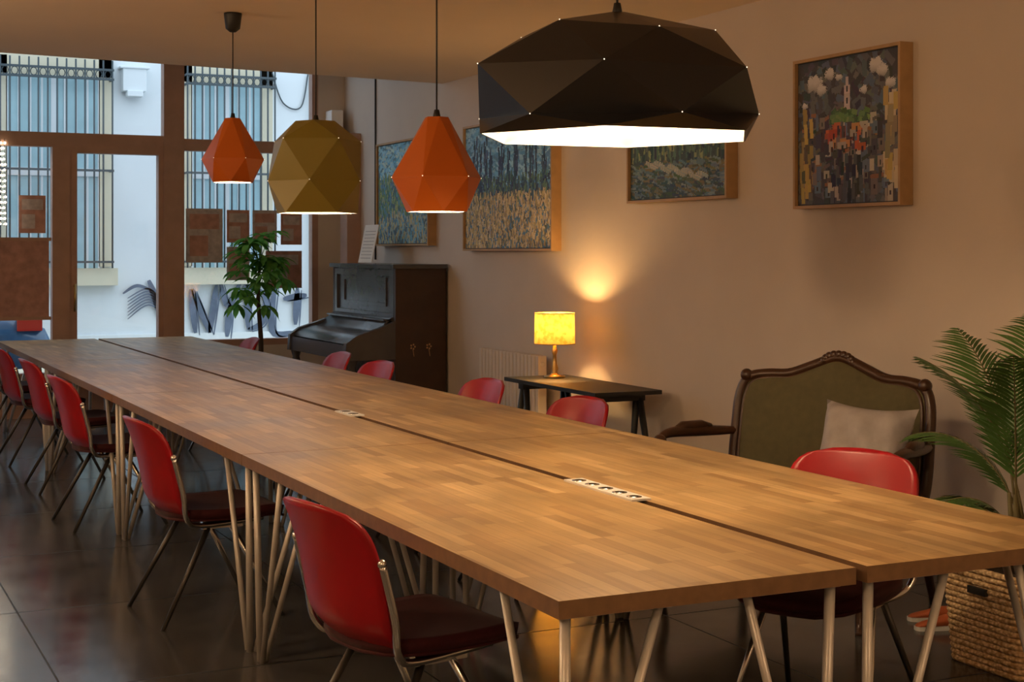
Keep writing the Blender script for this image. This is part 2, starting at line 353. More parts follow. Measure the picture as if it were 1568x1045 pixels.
for l in L:
    rib(l,.085); rib([(p[0]+.055,p[1]-.03) for p in l],.022)
b.done()
b=MB('parked_car')
cs=[(-1.75,.35,.62),(-1.7,.30,.85),(-1.3,.28,.92),(-.9,.28,1.38),(.3,.28,1.42),(1.0,.28,.95),(1.9,.28,.86),(2.28,.30,.70),(2.36,.35,.52)]
vs=[];fs=[]
for x,zb,zt in cs:
    zm=min(zt,.85)
    hw=.80; tw=.62 if zt>1 else .70
    vs+=[(x,16.9-hw,zb),(x,16.9-hw-.03,(zb+zm)/2),(x,16.9-hw+.03,zm),(x,16.9-tw,zt),(x,16.9+tw,zt),(x,16.9+hw-.03,zm),(x,16.9+hw+.03,(zb+zm)/2),(x,16.9+hw,zb)]
for i in range(len(cs)-1):
    for j in range(8): fs.append((i*8+j,i*8+(j+1)%8,(i+1)*8+(j+1)%8,(i+1)*8+j))
fs+= [tuple(range(8))[::-1],tuple((len(cs)-1)*8+j for j in range(8))]
b.add(vs,fs,'carblue',True)
for x in (-1.1,1.55):
    for y in (16.1,17.7):
        b.tube([(x,y-.09,.23),(x,y+.09,.23)],.30,'rubber',n=20); b.tube([(x,y-.1,.23),(x,y+.1,.23)],.17,'chrome',n=14)
b.box((-.7,16.20,.92),(.6,16.24,1.30),'cargl'); b.box((2.0,16.08,.68),(2.25,16.25,.80),'carred')
ob=b.done(); ob.location.z=-.01

# ---------------------------------------------------------------- tables
XT=[(1.46,2.252),(2.285,3.08)]
Y0=2.83; LT=2.55
def dining_table(x0,x1,y0,y1,side):
    b=MB('dining_table')
    zt=.75; th=.04; g=.003
    b.add([(x0,y0+g,zt),(x1,y0+g,zt),(x1,y1-g,zt),(x0,y1-g,zt),(x0,y0+g,zt-th),(x1,y0+g,zt-th),(x1,y1-g,zt-th),(x0,y1-g,zt-th)],[(0,1,2,3)],'wood')
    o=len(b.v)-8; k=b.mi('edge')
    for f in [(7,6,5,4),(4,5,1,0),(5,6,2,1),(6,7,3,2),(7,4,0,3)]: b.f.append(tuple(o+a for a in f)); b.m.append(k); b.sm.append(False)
    for cx,sx in ((x0+.04,1),(x1-.04,-1)):
        for cy,sy in ((y0+.05,1),(y1-.05,-1)):
            foot=(cx+sx*.01,cy+sy*.02,0)
            b.tube([(cx,cy,.709),foot],.013,'steel',n=8)
            b.tube([(cx+sx*.24,cy,.709),(foot[0]+sx*.02,foot[1],.0)],.011,'steel',n=8)
            if (sx==side): b.tube([(cx,cy+sy*.32,.709),(foot[0],foot[1]+sy*.03,.0)],.011,'steel',n=8)
            b.box((min(cx-.015,cx+sx*.26),cy-.02,.702),(max(cx+.015,cx+sx*.26),cy+.02,.7095),'steel')
    return b.done()
for i in range(4):
    for (x0,x1),sd in zip(XT,(1,-1)): dining_table(x0,x1,Y0+i*LT,Y0+(i+1)*LT,sd)
for yc,L_ in ((4.08,.44),(6.5,.22)):
    b=MB('power_strip'); b.box((2.235,yc-L_/2,.7505),(2.302,yc+L_/2,.757),'socket')
    k=int(L_/.075)
    for i in range(k):
        y=yc-L_/2+L_*(i+.5)/k
        b.lathe([(.014,.0),(.014,.0025),(.010,.003)],'blackm',n=16,c=(2.268,y,.757),capt=True)
        b.lathe([(.024,.0),(.024,.0018)],'chrome',n=16,c=(2.268,y,.7565),capt=True)
    b.done()

# ---------------------------------------------------------------- chairs
def build_chair():
    b=MB('dining_chair')
    def half(t,W,p=5,q=.38): return W*max(0.,1-abs(t)**p)**q
    def back(u,v):
        t=-.985+1.97*v; w=half(t,.232,5.5,.34); a=(u*2-1); y=a*w
        z=.61+.215*t
        x=-.235-.085*(t*.5+.5)-.03*max(0,t)**2+.06*(y/.235)**2
        if t<-.45: x+=.10*((-.45-t)/.55)**2
        return (x,y,z)
    b.grid(back,18,22,'red',thick=-.014)
    def seat(u,v):
        t=-.985+1.97*u; w=half(t,.23,4.5,.36); a=v*2-1; y=a*w; x=.045+.25*t
        z=.455+.014*(y/.225)**2-.012*math.cos(t*1.5)-(.03*max(0,t-.5)**2/.25)
        return (x,y,z)
    b.grid(seat,20,16,'maroon',thick=.035)
    def shell(u,v):
        p=seat(u,v); return (p[0],p[1],p[2]-.036)
    b.grid(shell,20,16,'maroon',thick=.010)
    for s in (-1,1):
        y=s*.205
        b.tube(smoothpts([(.17,s*.17,.40),(-.10,y,.395),(-.17,s*.232,.43),(-.19,s*.245,.53),(-.228,s*.243,.68)]),[.011]*25,'chrome',n=8)
        b.tube([(.02,s*.17,.405),(.235,s*.235,0)],[.0125,.009],'chrome',n=8)
        b.tube([(-.05,s*.17,.405),(-.27,s*.235,0)],[.0125,.009],'darkleg',n=8)
        b.box((-.09,s*.17-.014,.375),(.08,s*.17+.014,.41),'chrome')
        b.box((-.02,s*.12-.03,.385),(.16,s*.12+.03,.405),'chrome')
        b.sphere((-.228,s*.243,.68),.013,'chrome',n=8)
    b.tube([(-.02,-.17,.395),(-.02,.17,.395)],.014,'chrome',n=8); b.tube([(.06,-.17,.395),(.06,.17,.395)],.010,'chrome',n=8)
    return b
ch=[(1.55,3.94,10),(1.53,6.15,5),(1.55,8.40,5),(1.57,9.75,3),(1.55,11.10,4),(1.55,12.25,0),
    (2.97,3.90,211),(2.96,6.02,188),(2.96,7.12,184),(2.90,8.55,186),(2.94,9.45,180),(2.86,11.35,178)]
first=None
for x,y,a in ch:
    if first is None: first=build_chair().done((x,y,0),math.radians(a))
    else: inst(first,(x,y,0),math.radians(a))

# ---------------------------------------------------------------- pendants
def light(name,loc,P,col,r=.05,parent=None):
    l=bpy.data.lights.new(name,'POINT'); l.energy=P; l.color=col; l.shadow_soft_size=r
    o=bpy.data.objects.new(name,l); sc.collection.objects.link(o); o.location=loc
    if parent:
        o.parent=parent; o.matrix_parent_inverse=parent.matrix_world.inverted()
    return o
def pendant(name,x,y,rings,n,mat,ztop,bz,P,phase=0.,brad=.04,jit=0):
    b=MB(name); rj=random.Random(n+int(y*10)); J={}
    def shell(off,k,flip):
        vs=[];fs=[]
        for i,(r,z) in enumerate(rings):
            for j in range(n):
                if (i,j) not in J: J[(i,j)]=(rj.uniform(-jit,jit),rj.uniform(-jit,jit)*.5) if 0<i<len(rings)-1 else (0,0)
                a=2*math.pi*(j+(.5 if i%2 else 0))/n+phase+J[(i,j)][0]; rr=max(r-off,.004)
                vs.append((x+rr*math.cos(a),y+rr*math.sin(a),z-(off if i==0 else 0)+J[(i,j)][1]))
        for i in range(len(rings)-1):
            for j in range(n):
                A=i*n+j;B=i*n+(j+1)%n
                if i%2==0: C=(i+1)*n+j; D=(i+1)*n+(j-1)%n; t=[(A,D,C),(A,C,B)]
                else: C=(i+1)*n+(j+1)%n; D=(i+1)*n+j; t=[(A,D,C),(A,C,B)]
                for f in t: fs.append(f[::-1] if flip else f)
        fs.append(tuple(range(n)) if not flip else tuple(range(n))[::-1])
        b.add(vs,fs,k); return vs
    vv=shell(0,mat,False); shell(.006,'white',True)
    for q in vv[n:-n]: b.sphere(q,.0021,'glint',n=6)   # tiny glowing beads imitate glints of leaking light at the folded corners
    R=len(rings)-1; vs=[]
    for j in range(n):
        a=2*math.pi*(j+(.5 if R%2 else 0))/n+phase
        for rr in (rings[R][0],rings[R][0]-.006): vs.append((x+rr*math.cos(a),y+rr*math.sin(a),rings[R][1]))
    b.add(vs,[(2*j,2*j+1,(2*j+3)%(2*n),(2*j+2)%(2*n)) for j in range(n)],mat)
    b.tube([(x,y,ztop-.01),(x,y,CZ-.1)],.0035,'blackm',n=6)
    b.lathe([(.012,-.02),(.016,.0),(.010,.03)],'blackm',n=12,c=(x,y,ztop),capt=True)
    b.lathe([(.018,-.11),(.042,-.09),(.052,-.01),(.052,0)],'blackm',n=20,c=(x,y,CZ-.001),capb=True,capt=True)
    b.tube([(x,y,ztop-.02),(x,y,bz+brad)],.016,'blackm',n=10)
    b.sphere((x,y,bz),brad,'bulbw',n=16,sc=(1,1,1.15))
    for j in range(3):
        a=2.1*j+.4; b.tube([(x,y,bz+brad+.01),(x+rings[-1][0]*.85*math.cos(a),y+rings[-1][0]*.85*math.sin(a),rings[-1][1]+.015)],.0015,'chrome',n=5)
    ob=b.done(origin=(x,y,rings[0][1]))
    bpy.context.view_layer.update()
    light('bulb_light',(x,y,bz-brad-.035),P,(1,.69,.38),.04,ob)
    return ob
pendant('black_pendant_lamp',2.27,4.01,[(.03,2.235),(.30,2.165),(.455,2.045),(.432,1.905),(.452,1.85)],6,'black',2.235,2.02,38,math.radians(-4),.05,.03)
pendant('orange_pendant_lamp',2.27,8.56,[(.048,2.275),(.182,2.035),(.125,1.90)],6,'orange',2.275,2.05,9,.15,.03)
pendant('orange_pendant_lamp',2.27,5.46,[(.048,2.03),(.182,1.79),(.125,1.655)],6,'orange',2.03,1.81,9,.35,.03)
pendant('mustard_pendant_lamp',2.27,7.0,[(.10,2.135),(.225,2.04),(.235,1.84),(.21,1.685)],5,'yellow',2.135,1.88,11,.5,.04)

def fill_globe(x,y):  # added glowing globe out of view, invented for warm ambient fill
    b=MB('added_fill_globe'); z=2.2
    b.sphere((x,y,z),.15,'fill_globe',n=24); b.tube([(x,y,z+.13),(x,y,CZ-.001)],.004,'blackm',n=6)
    b.lathe([(.05,-.03),(.05,0)],'blackm',n=16,c=(x,y,CZ-.001),capb=True); ob=b.done(origin=(x,y,z))
fill_globe(-.9,1.0); fill_globe(-.9,4.7); fill_globe(-.9,8.2); fill_globe(2.9,-.7)

# ---------------------------------------------------------------- paintings
def stroke(A,cx,cy,l,w,ang,col,j=.06):
    H,W,_=A.shape
    c=np.array(col)*(1+rng.uniform(-j*2,j*2))+rng.uniform(-j,j,3)*.3
    r=int(max(l,w))+1; x0=max(0,int(cx)-r);x1=min(W,int(cx)+r+1);y0=max(0,int(cy)-r);y1=min(H,int(cy)+r+1)
    if x0>=x1 or y0>=y1: return
    yy,xx=np.mgrid[y0:y1,x0:x1]; dx=xx-cx;dy=yy-cy; ca,sa=math.cos(ang),math.sin(ang)
    u=dx*ca+dy*sa; v=-dx*sa+dy*ca; m=(abs(u)<=l/2)&(abs(v)<=w/2); A[y0:y1,x0:x1][m]=np.clip(c,0,1)
def p_forest(W,H,hor=.5):
    A=np.zeros((H,W,3)); A[:]=(.10,.22,.34)
    for _ in range(900): stroke(A,rng.uniform(0,W),rng.uniform(0,H*.5),rng.uniform(5,11),3,rng.uniform(-.5,.5),[(.18,.42,.64),(.32,.54,.68),(.10,.27,.48)][rng.randint(3)])
    for k in range(24):
        x=rng.uniform(0,W); top=rng.uniform(.08,.35)*H
        for q in range(16): stroke(A,x+rng.normal()*1.6,top+(H*.62-top)*q/15,9,2.6,1.57+rng.uniform(-.14,.14),[(.012,.025,.06),(.02,.045,.10),(.04,.07,.13)][rng.randint(3)])
    for _ in range(340): stroke(A,rng.uniform(0,W),rng.uniform(H*.42,H*.60),rng.uniform(4,10),2.4,1.57+rng.uniform(-.6,.6),[(.02,.05,.08),(.07,.14,.12),(.14,.22,.12),(.03,.06,.10)][rng.randint(4)])
    for _ in range(1500): stroke(A,rng.uniform(0,W),rng.uniform(H*(hor+.06),H),rng.uniform(4,8),2,1.57+rng.uniform(-.6,.6),[(.62,.48,.22),(.48,.35,.14),(.28,.22,.12),(.70,.58,.34),(.10,.12,.10)][rng.choice(5,p=[.3,.24,.15,.19,.12])])
    return A
def p_blue(W,H):
    A=np.zeros((H,W,3)); A[:]=(.10,.22,.30)
    for _ in range(1400):
        y=rng.uniform(0,H); cs=[(.14,.42,.64),(.28,.56,.70),(.45,.62,.60)] if y<H*.32 else ([(.05,.11,.15),(.08,.20,.12),(.17,.28,.09),(.36,.40,.16),(.10,.28,.42)] if y<H*.7 else [(.16,.40,.56),(.40,.46,.38),(.08,.14,.18),(.50,.42,.18)])
        stroke(A,rng.uniform(0,W),y,rng.uniform(4,11),2.6,rng.uniform(.8,2.4) if y>H*.3 else rng.uniform(-.6,.4),cs[rng.randint(len(cs))])
    return A
def p_pond(W,H):
    A=np.zeros((H,W,3)); A[:]=(.05,.08,.08)
    for _ in range(400): stroke(A,rng.uniform(0,W),rng.uniform(0,H*.6),rng.uniform(5,14),2.4,1.57+rng.uniform(-.25,.25),[(.03,.05,.06),(.12,.20,.13),(.30,.34,.16),(.07,.14,.11)][rng.randint(4)])
    for _ in range(600): stroke(A,rng.uniform(0,W),rng.uniform(H*.6,H),rng.uniform(5,13),2.2,rng.uniform(-.1,.4),[(.04,.08,.12),(.12,.20,.24),(.20,.26,.26),(.07,.11,.07),(.18,.16,.09)][rng.randint(5)])
    for k in range(50): stroke(A,W*(.2+.6*k/50),H*(.60+.20*(k/50)+.03*math.sin(k*.5)),10,3,.3,[(.44,.42,.34),(.30,.35,.34)][k%2])
    return A
def p_village(W,H):
    s=W/110.
    A=np.zeros((H,W,3)); A[:]=(.06,.06,.07)
    def ST(x,y,l,w,a,c): stroke(A,x*W,y*H,l*s,w*s,a,c)
    C=lambda L,p=None: L[rng.choice(len(L),p=p)]
    for _ in range(420): ST(rng.uniform(0,1),rng.uniform(0,1),rng.uniform(5,12),5,rng.uniform(-.8,2),C([(.09,.10,.12),(.14,.14,.15),(.05,.05,.06),(.10,.14,.20)]))
    yy,xx=np.mgrid[0:H,0:W]
    for cx,cy,r in ((.17,.15,.075),(.24,.20,.05),(.33,.10,.05),(.42,.13,.03),(.78,.09,.065),(.84,.13,.05),(.91,.22,.045),(.66,.24,.035),(.07,.30,.03)):
        d=np.hypot((xx/W-cx)*1.0,(yy/H-cy)*1.25)/r+rng.uniform(-.18,.18,(H,W))+.12*np.sin(xx*.5+cy*40)
        m=d<1; sh=np.clip(.62-.30*((yy/H-cy)/r)-.1*d,.25,.62); A[m]=(np.stack([sh,sh*.97,sh*.98],-1))[m]
    for _ in range(110):
        x=rng.uniform(.05,.95);y=rng.uniform(.40,.96); w=rng.uniform(4,8);h=rng.uniform(6,14)
        ST(x,y,h,w,1.57,C([(.36,.31,.25),(.20,.17,.15),(.50,.45,.38),(.06,.06,.07),(.13,.19,.27)],[.18,.20,.12,.32,.18]))
        ST(x,y-.06,w*1.2,2.5,rng.uniform(-.4,.4),C([(.05,.05,.05),(.32,.15,.08),(.14,.12,.11)]))
        if rng.rand()<.5: ST(x,y+.01,3,1.6,1.57,(.02,.02,.03))
    for _ in range(30): ST(rng.uniform(.02,.14),rng.uniform(.35,.95),rng.uniform(8,16),4,1.5,C([(.52,.38,.10),(.34,.26,.09),(.12,.10,.06)]))
    for _ in range(26): ST(rng.uniform(.86,.98),rng.uniform(.30,.85),rng.uniform(8,16),5,1.6,C([(.52,.38,.12),(.30,.26,.16),(.55,.48,.32)]))
    for k in range(8): ST(.50,.17+.028*k,7,6 if k>1 else 3,1.57,(.54,.46,.48))
    ST(.50,.22,4,2,1.57,(.04,.04,.05)); ST(.50,.30,4,2,1.57,(.04,.04,.05))
    for _ in range(50): ST(rng.uniform(.34,.70),rng.uniform(.36,.44),6,3.5,rng.uniform(-.5,.5),C([(.12,.24,.08),(.18,.30,.10),(.06,.13,.05)]))
    for _ in range(34):
        x=rng.uniform(.28,.68);y=rng.uniform(.46,.62); ST(x,y,rng.uniform(6,10),rng.uniform(4,6),rng.choice([0,1.57]),C([(.56,.12,.05),(.42,.08,.04),(.55,.27,.10),(.44,.38,.33),(.08,.08,.09)],[.32,.18,.15,.15,.2])); ST(x+.01,y+.02,4,2,1.57,(.05,.03,.03))
    for _ in range(40): ST(rng.uniform(.35,.65),rng.uniform(.68,.98),rng.uniform(6,12),4,1.57,C([(.03,.03,.04),(.10,.10,.11),(.42,.38,.34)],[.5,.3,.2]))
    return A
def painting(y0,y1,z0,z1,A,dep=.08,tilt=0):
    b=MB('framed_painting'); X=WX-dep; t=.016
    b.box((X,y0,z0),(WX-.001,y0+t,z1),'oak'); b.box((X,y1-t,z0),(WX-.001,y1,z1),'oak'); b.box((X,y0+t,z0),(WX-.001,y1-t,z0+t),'oak'); b.box((X,y0+t,z1-t),(WX-.001,y1-t,z1),'oak')
    b.box((X+.022,y0+t,z0+t),(WX-.003,y1-t,z1-t),'blackm')
    H,W,_=A.shape; xs=X+.0185; vs=[];fs=[]
    a0,a1,c0,c1=y0+t+.006,y1-t-.006,z0+t+.006,z1-t-.006
    for j in range(H+1):
        for i in range(W+1): vs.append((xs,a1-(a1-a0)*i/W,c1-(c1-c0)*j/H))
    fs=[(j*(W+1)+i,(j+1)*(W+1)+i,(j+1)*(W+1)+i+1,j*(W+1)+i+1) for j in range(H) for i in range(W)]
    nb=len(b.f); b.add(vs,fs,'paint')
    ob=b.done(origin=(WX-dep/2,(y0+y1)/2,(z0+z1)/2))
    me=ob.data; ca=me.color_attributes.new('Col','FLOAT_COLOR','CORNER')
    nl=len(me.loops); C=np.ones((nl,4)); flat=A.reshape(-1,3)
    st=me.polygons[nb].loop_start; C[st:st+4*H*W,:3]=np.repeat(flat,4,axis=0); ca.data.foreach_set('color',C.ravel())
    return ob
painting(5.61,6.46,1.72,2.50,p_village(190,174))
painting(7.09,8.22,1.80,2.40,p_pond(150,80))
painting(9.27,10.82,1.50,2.48,p_forest(190,122,.5))
painting(11.55,12.80,1.545,2.47,p_blue(140,106))
painting(3.90,4.83,1.53,1.80+.15,p_pond(60,30),.06)

# ---------------------------------------------------------------- piano
b=MB('upright_piano')
y0,y1=11.28,12.85; xb=4.77; xf=4.33
b.box((xf,y0,0.0),(xb,y0+.04,1.355),'pianos'); b.box((xf,y1-.04,0),(xb,y1,1.355),'pianos')
b.box((xb-.02,y0+.04,.05),(xb,y1-.04,1.35),'pianos')
b.box((xf-.03,y0-.02,1.355),(xb+.005,y1+.02,1.39),'pianod')
b.box((xf+.02,y0+.04,.93),(xf+.04,y1-.04,1.355),'pianod')
def pframe(xa,ya,yb,za,zb,w,d):
    b.box((xa-d,ya,za),(xa,yb,za+w),'pianod'); b.box((xa-d,ya,zb-w),(xa,yb,zb),'pianod'); b.box((xa-d,ya,za+w),(xa,ya+w,zb-w),'pianod'); b.box((xa-d,yb-w,za+w),(xa,yb,zb-w),'pianod')
pframe(xf+.02,y0+.05,y1-.05,.94,1.345,.05,.02); pframe(xf+.02,y0+.25,y1-.25,1.04,1.28,.03,.012)
b.box((3.93,y0+.04,.66),(xf+.02,y1-.04,.72),'pianod')
for ya,yb in ((y0,y0+.06),(y1-.06,y1)):
    vs=[(3.90,ya,.62),(xf,ya,.62),(xf,ya,.93),(4.2,ya,.88),(4.0,ya,.82),(3.91,ya,.76)]
    vs2=[(p[0],yb,p[2]) for p in vs]; n=6
    b.add(vs+vs2,[tuple(range(n)),tuple(range(n,2*n))[::-1]]+[(i,n+i,n+(i+1)%n,(i+1)%n) for i in range(n)],'pianod')
b.box((3.92,y0+.06,.62),(3.95,y1-.06,.74),'pianod')
def fall(u,v):
    P=[(3.95,.74),(4.0,.79),(4.1,.82),(4.2,.84),(4.30,.93),(4.35,.95)]; q=smoothpts([(p[0],0,p[1]) for p in P],4); i=min(int(v*(len(q)-1)+.5),len(q)-1)
    return (q[i].x,y0+.06+(y1-y0-.12)*u,q[i].z)
b.grid(fall,2,20,'pianod',thick=.015)
b.box((4.25,y0+.06,.93),(xf+.02,y1-.06,.945),'pianod')
b.box((xf+.02,y0+.04,.12),(xf+.04,y1-.04,.66),'pianod'); pframe(xf+.02,y0+.06,y1-.06,.14,.62,.06,.015)
b.box((xf-.01,y0+.04,0),(xf+.04,y1-.04,.12),'pianod')
for y in (y0+.04,y1-.04):
    b.lathe([(.035,0),(.03,.05),(.022,.12),(.032,.3),(.045,.5),(.03,.56),(.048,.62)],'pianod',n=14,c=(3.97,y,0),capb=True)
    b.box((3.93,y-.045,0),(xf,y+.045,.06),'pianod')
for dy in (-.12,0,.12): b.box((4.2,(y0+y1)/2+dy-.02,.04),(xf,(y0+y1)/2+dy+.02,.055),'brass')
for xx in (4.48,4.62):
    for a in range(5):
        an=a*1.257; b.sphere((xx+.018*math.cos(an),y0-.001,.72+.018*math.sin(an)),.008,'oak',n=8,sc=(1,.25,1))
    b.tube([(xx,y0-.001,.70),(xx+.01,y0-.001,.64)],.0025,'oak',n=5)
b.done(bevel=.004)
b=MB('sheet_music'); T=Matrix.Translation((4.45,12.35,1.3965))@Matrix.Rotation(math.radians(12),4,'Y')
b.box((0,-.17,0),(.006,.17,.34),'paper',T)
for i in range(9): b.box((-.001,-.13,.04+i*.03),(.0,.13,.043+i*.03),'blackm',T)
b.done()
b=MB('wall_cable'); b.tube([(4.79,13.0,1.42),(4.79,13.0,2.6),(4.79,13.0,4.69)],.008,'blackm',n=6); b.done()
b=MB('security_camera'); b.box((4.60,13.70,2.62),(4.72,13.897,2.86),'white'); b.tube([(4.66,13.72,2.70),(4.66,13.62,2.66)],.03,'blackm',n=12); b.done(bevel=.01)

# ---------------------------------------------------------------- radiator
b=MB('radiator'); ya,yb=9.37,10.4
for i in range(17):
    y=ya+(yb-ya)*(i+.5)/17; b.box((4.67,y-.024,.14),(4.74,y+.024,.76),'rad')
b.tube([(4.705,ya,.2),(4.705,yb,.2)],.02,'rad'); b.tube([(4.705,ya,.70),(4.705,yb,.70)],.02,'rad')
for y in (ya+.1,yb-.1): b.box((4.73,y-.02,.3),(4.799,y+.02,.34),'rad'); b.box((4.69,y-.015,0),(4.72,y+.015,.15),'rad')
b.done(bevel=.008)

# ---------------------------------------------------------------- side table + lamp
b=MB('side_table'); ya,yb=7.72,8.98; xa,xc=4.22,4.68
b.box((xa,ya,.635),(xc,yb,.66),'blackm')
for yc in (ya+.15,yb-.15):
    b.box((xa+.05,yc-.035,.59),(xc-.05,yc+.035,.635),'blackm')
    for x,sx in ((xa+.08,-1),(xc-.08,1)):
        for sy in (-1,1):
            P=[(x,yc+sy*.02,.60),(x+sx*.03,yc+sy*.15,0)]
            b.tube(P,[.022,.015],'blackm',n=6)
    b.tube([(xa+.06,yc,.30),(xc-.06,yc,.30)],.012,'blackm',n=6)
b.done()
b=MB('table_lamp'); c=(4.50,8.79,.66)
b.lathe([(.0,0),(.07,0),(.072,.012),(.03,.02),(.018,.035),(.026,.06),(.016,.09),(.013,.15),(.022,.18),(.012,.2),(.012,.26)],'brass',n=20,c=c,capt=True)
b.lathe([(.135,.222),(.132,.43)],'shade',n=40,c=c)
b.lathe([(.137,.222),(.137,.228)],'oak',n=40,c=c); b.lathe([(.134,.425),(.134,.431)],'oak',n=40,c=c)
for a in (0,2.09,4.19): b.tube([(c[0],c[1],c[2]+.27),(c[0]+.13*math.cos(a),c[1]+.13*math.sin(a),c[2]+.24)],.002,'brass',n=5)
b.sphere((c[0],c[1],c[2]+.29),.028,'bulb',n=14,sc=(1,1,1.25))
ob=b.done(origin=c); bpy.context.view_layer.update()
light('lamp_bulb_light',(c[0],c[1],c[2]+.355),22,(1,.60,.22),.03,ob)

# ---------------------------------------------------------------- settee
b=MB('antique_settee')
ol=[(.455,.40),(.475,.52),(.475,.70),(.468,.84),(.43,.915),(.34,.935),(.24,.94),(.14,.975),(.05,1.01),(0,1.02)]
ol=ol+[(-y,z) for y,z in ol[-2::-1]]
def bk(y,z): return Vector((-.26-.16*(z-.4)+.05*(y/.47)**2,y,z))
sp=smoothpts([bk(y,z) for y,z in ol],5)
b.tube(sp,.024,'walnut',n=10)
b.tube([bk(-.455,.40),bk(.455,.40)],.02,'walnut',n=8)
b.tube([p+Vector((.012,-p.y*.07,-(p.z-.7)*.07)) for p in sp],.010,'walnut',n=6)
for i in range(9):
    a=-1.2+i*.3; p=bk(.07*math.sin(a*1.2),1.000+.035*math.cos(a*1.2)); b.sphere((p.x+.01,p.y,p.z),.020,'walnut',n=10,sc=(.8,1,1))
for s in (-1,1):
    for q in range(5):
        p=bk(s*(.10+.045*q),.980-.011*q); b.sphere((p.x+.012,p.y,p.z+.010),.014-.002*q,'walnut',n=8,sc=(.8,1.5,.8))
    p=bk(s*.44,.925); b.sphere((p.x+.01,p.y,p.z),.030,'walnut',n=10)
for sgn,k in ((1,'velvet'),(-1,'velvet')):
    vs=[];fs=[]; cen=Vector((0,0,.70)); NN=len(sp); lv=[(1,.0),(.92,.025),(.75,.045),(.5,.055),(.25,.058),(0.01,.06)]
    for s_,bu in lv:
        for p in sp:
            q=cen+(Vector((0,p.y,p.z))-cen)*s_; w=bk(q.y,q.z); w.x+=sgn*bu*(1 if sgn>0 else .4); vs.append(w)
    for l in range(len(lv)-1):
        for i in range(NN):
            j=(i+1)%NN; f=(l*NN+i,l*NN+j,(l+1)*NN+j,(l+1)*NN+i); fs.append(f if sgn>0 else f[::-1])
    b.add(vs,fs,k,True)
def seatf(u,v):
    a=u*2-1; c_=v*2-1; y=a*.47*(1-.06*abs(c_)**6); x=.04+.30*c_
    z=.44+.05*(1-abs(a)**6)*(1-abs(c_)**6)
    if v>.9: x+=.02*(1-a*a)
    return (x,y,z)
b.grid(seatf,20,16,'velvet')
b.box((-.27,-.46,.36),(.345,.46,.441),'velvet')
ap=smoothpts([(.35,-.47,.35),(.37,-.25,.325),(.385,0,.30),(.37,.25,.325),(.35,.47,.35)],5); b.tube(ap,.026,'walnut',n=8)
for s in (-1,1): b.tube([(-.27,s*.465,.35),(.35,s*.47,.35)],.022,'walnut',n=8)
for s in (-1,1):
    arm=smoothpts([bk(s*.475,.67),(-.16,s*.50,.675),(.0,s*.535,.685),(.17,s*.555,.69),(.25,s*.55,.67),(.265,s*.535,.62),(.235,s*.51,.56),(.20,s*.49,.48),(.23,s*.475,.38)],6)
    rr=[.018+.008*math.sin(i/len(arm)*6.28)**2 for i in range(len(arm))]; b.tube(arm,rr,'walnut',n=8)
    b.tube([(-.10,s*.515,.700),(-.04,s*.53,.708),(.08,s*.55,.710),(.13,s*.555,.700)],[.012,.024,.024,.012],'walnut',n=10)
    b.sphere((.262,s*.545,.66),.032,'walnut',n=10)
    leg=smoothpts([(.33,s*.45,.36),(.37,s*.475,.27),(.345,s*.46,.14),(.355,s*.465,.04),(.385,s*.48,.0)],5)
    b.tube(leg,[.04-.024*math.sin(min(1,i/14)*1.57) for i in range(len(leg))],'walnut',n=8)
    leg=smoothpts([(-.25,s*.44,.40),(-.27,s*.45,.2),(-.33,s*.46,0)],5); b.tube(leg,[.028,.027,.026,.025,.024,.022,.021,.02,.019,.018,.017],'walnut',n=8)
SA=math.radians(204.1)
b.done((3.87,5.25,0),SA)
b=MB('throw_pillow')
def pil(sg):
    def f(u,v):
        a=u*2-1;c_=v*2-1; e=(1-a**4)*(1-c_**4)
        return (a*.21*(1-.12*(1-c_*c_)*abs(a)**3),c_*.20*(1-.12*(1-a*a)*abs(c_)**3),sg*.085*max(e,0)**.6+.010*math.sin(9*a+4*c_)*e)
    return f
T=Matrix.Translation((.03,.315,.672))@Matrix.Rotation(math.radians(-2),4,'X')@Matrix.Rotation(math.radians(70),4,'Y')@Matrix.Rotation(math.radians(90),4,'Z')
TW=Matrix.Translation((3.87,5.25,0))@Matrix.Rotation(SA,4,'Z')@T
b.grid(pil(1),18,18,'pillow',TW); b.grid(pil(-1),18,18,'pillow',TW); b.done(origin=(TW.translation.x,TW.translation.y,TW.translation.z))

# ---------------------------------------------------------------- palm in basket
b=MB('potted_palm'); px,py=4.0,4.08
def rrect(h,r,z,n=8):
    out=[]
    for (sx,sy,a0) in ((1,1,0),(-1,1,90),(-1,-1,180),(1,-1,270)):
        for i in range(n):
            a=math.radians(a0+90*i/(n-1)); out.append((px+sx*(h-r)+r*math.cos(a),py+sy*(h-r)+r*math.sin(a),z))
    return out
NL=17
for i in range(NL):
    z=.012+i*.0215; h=.185+.025*(i/NL); p=rrect(h,.05,z); p.append(p[0]); b.tube(p,.0125,'weave',n=6,cap=False)
ins=[rrect(.18,.05,.005),rrect(.20,.05,.36)]
vs=ins[0]+ins[1]; n=len(ins[0]); b.add(vs,[(i,(i+1)%n,n+(i+1)%n,n+i) for i in range(n)]+[tuple(range(n))[::-1]],'weave')
b.add(rrect(.195,.05,.33),[tuple(range(n))],'soil')
for s in (-1,1):
    b.box((px-.045,py+s*.213-.012,.275),(px+.045,py+s*.213+.012,.300),'blackm')
    b.box((px+s*.213-.012,py-.045,.275),(px+s*.213+.012,py+.045,.300),'blackm')
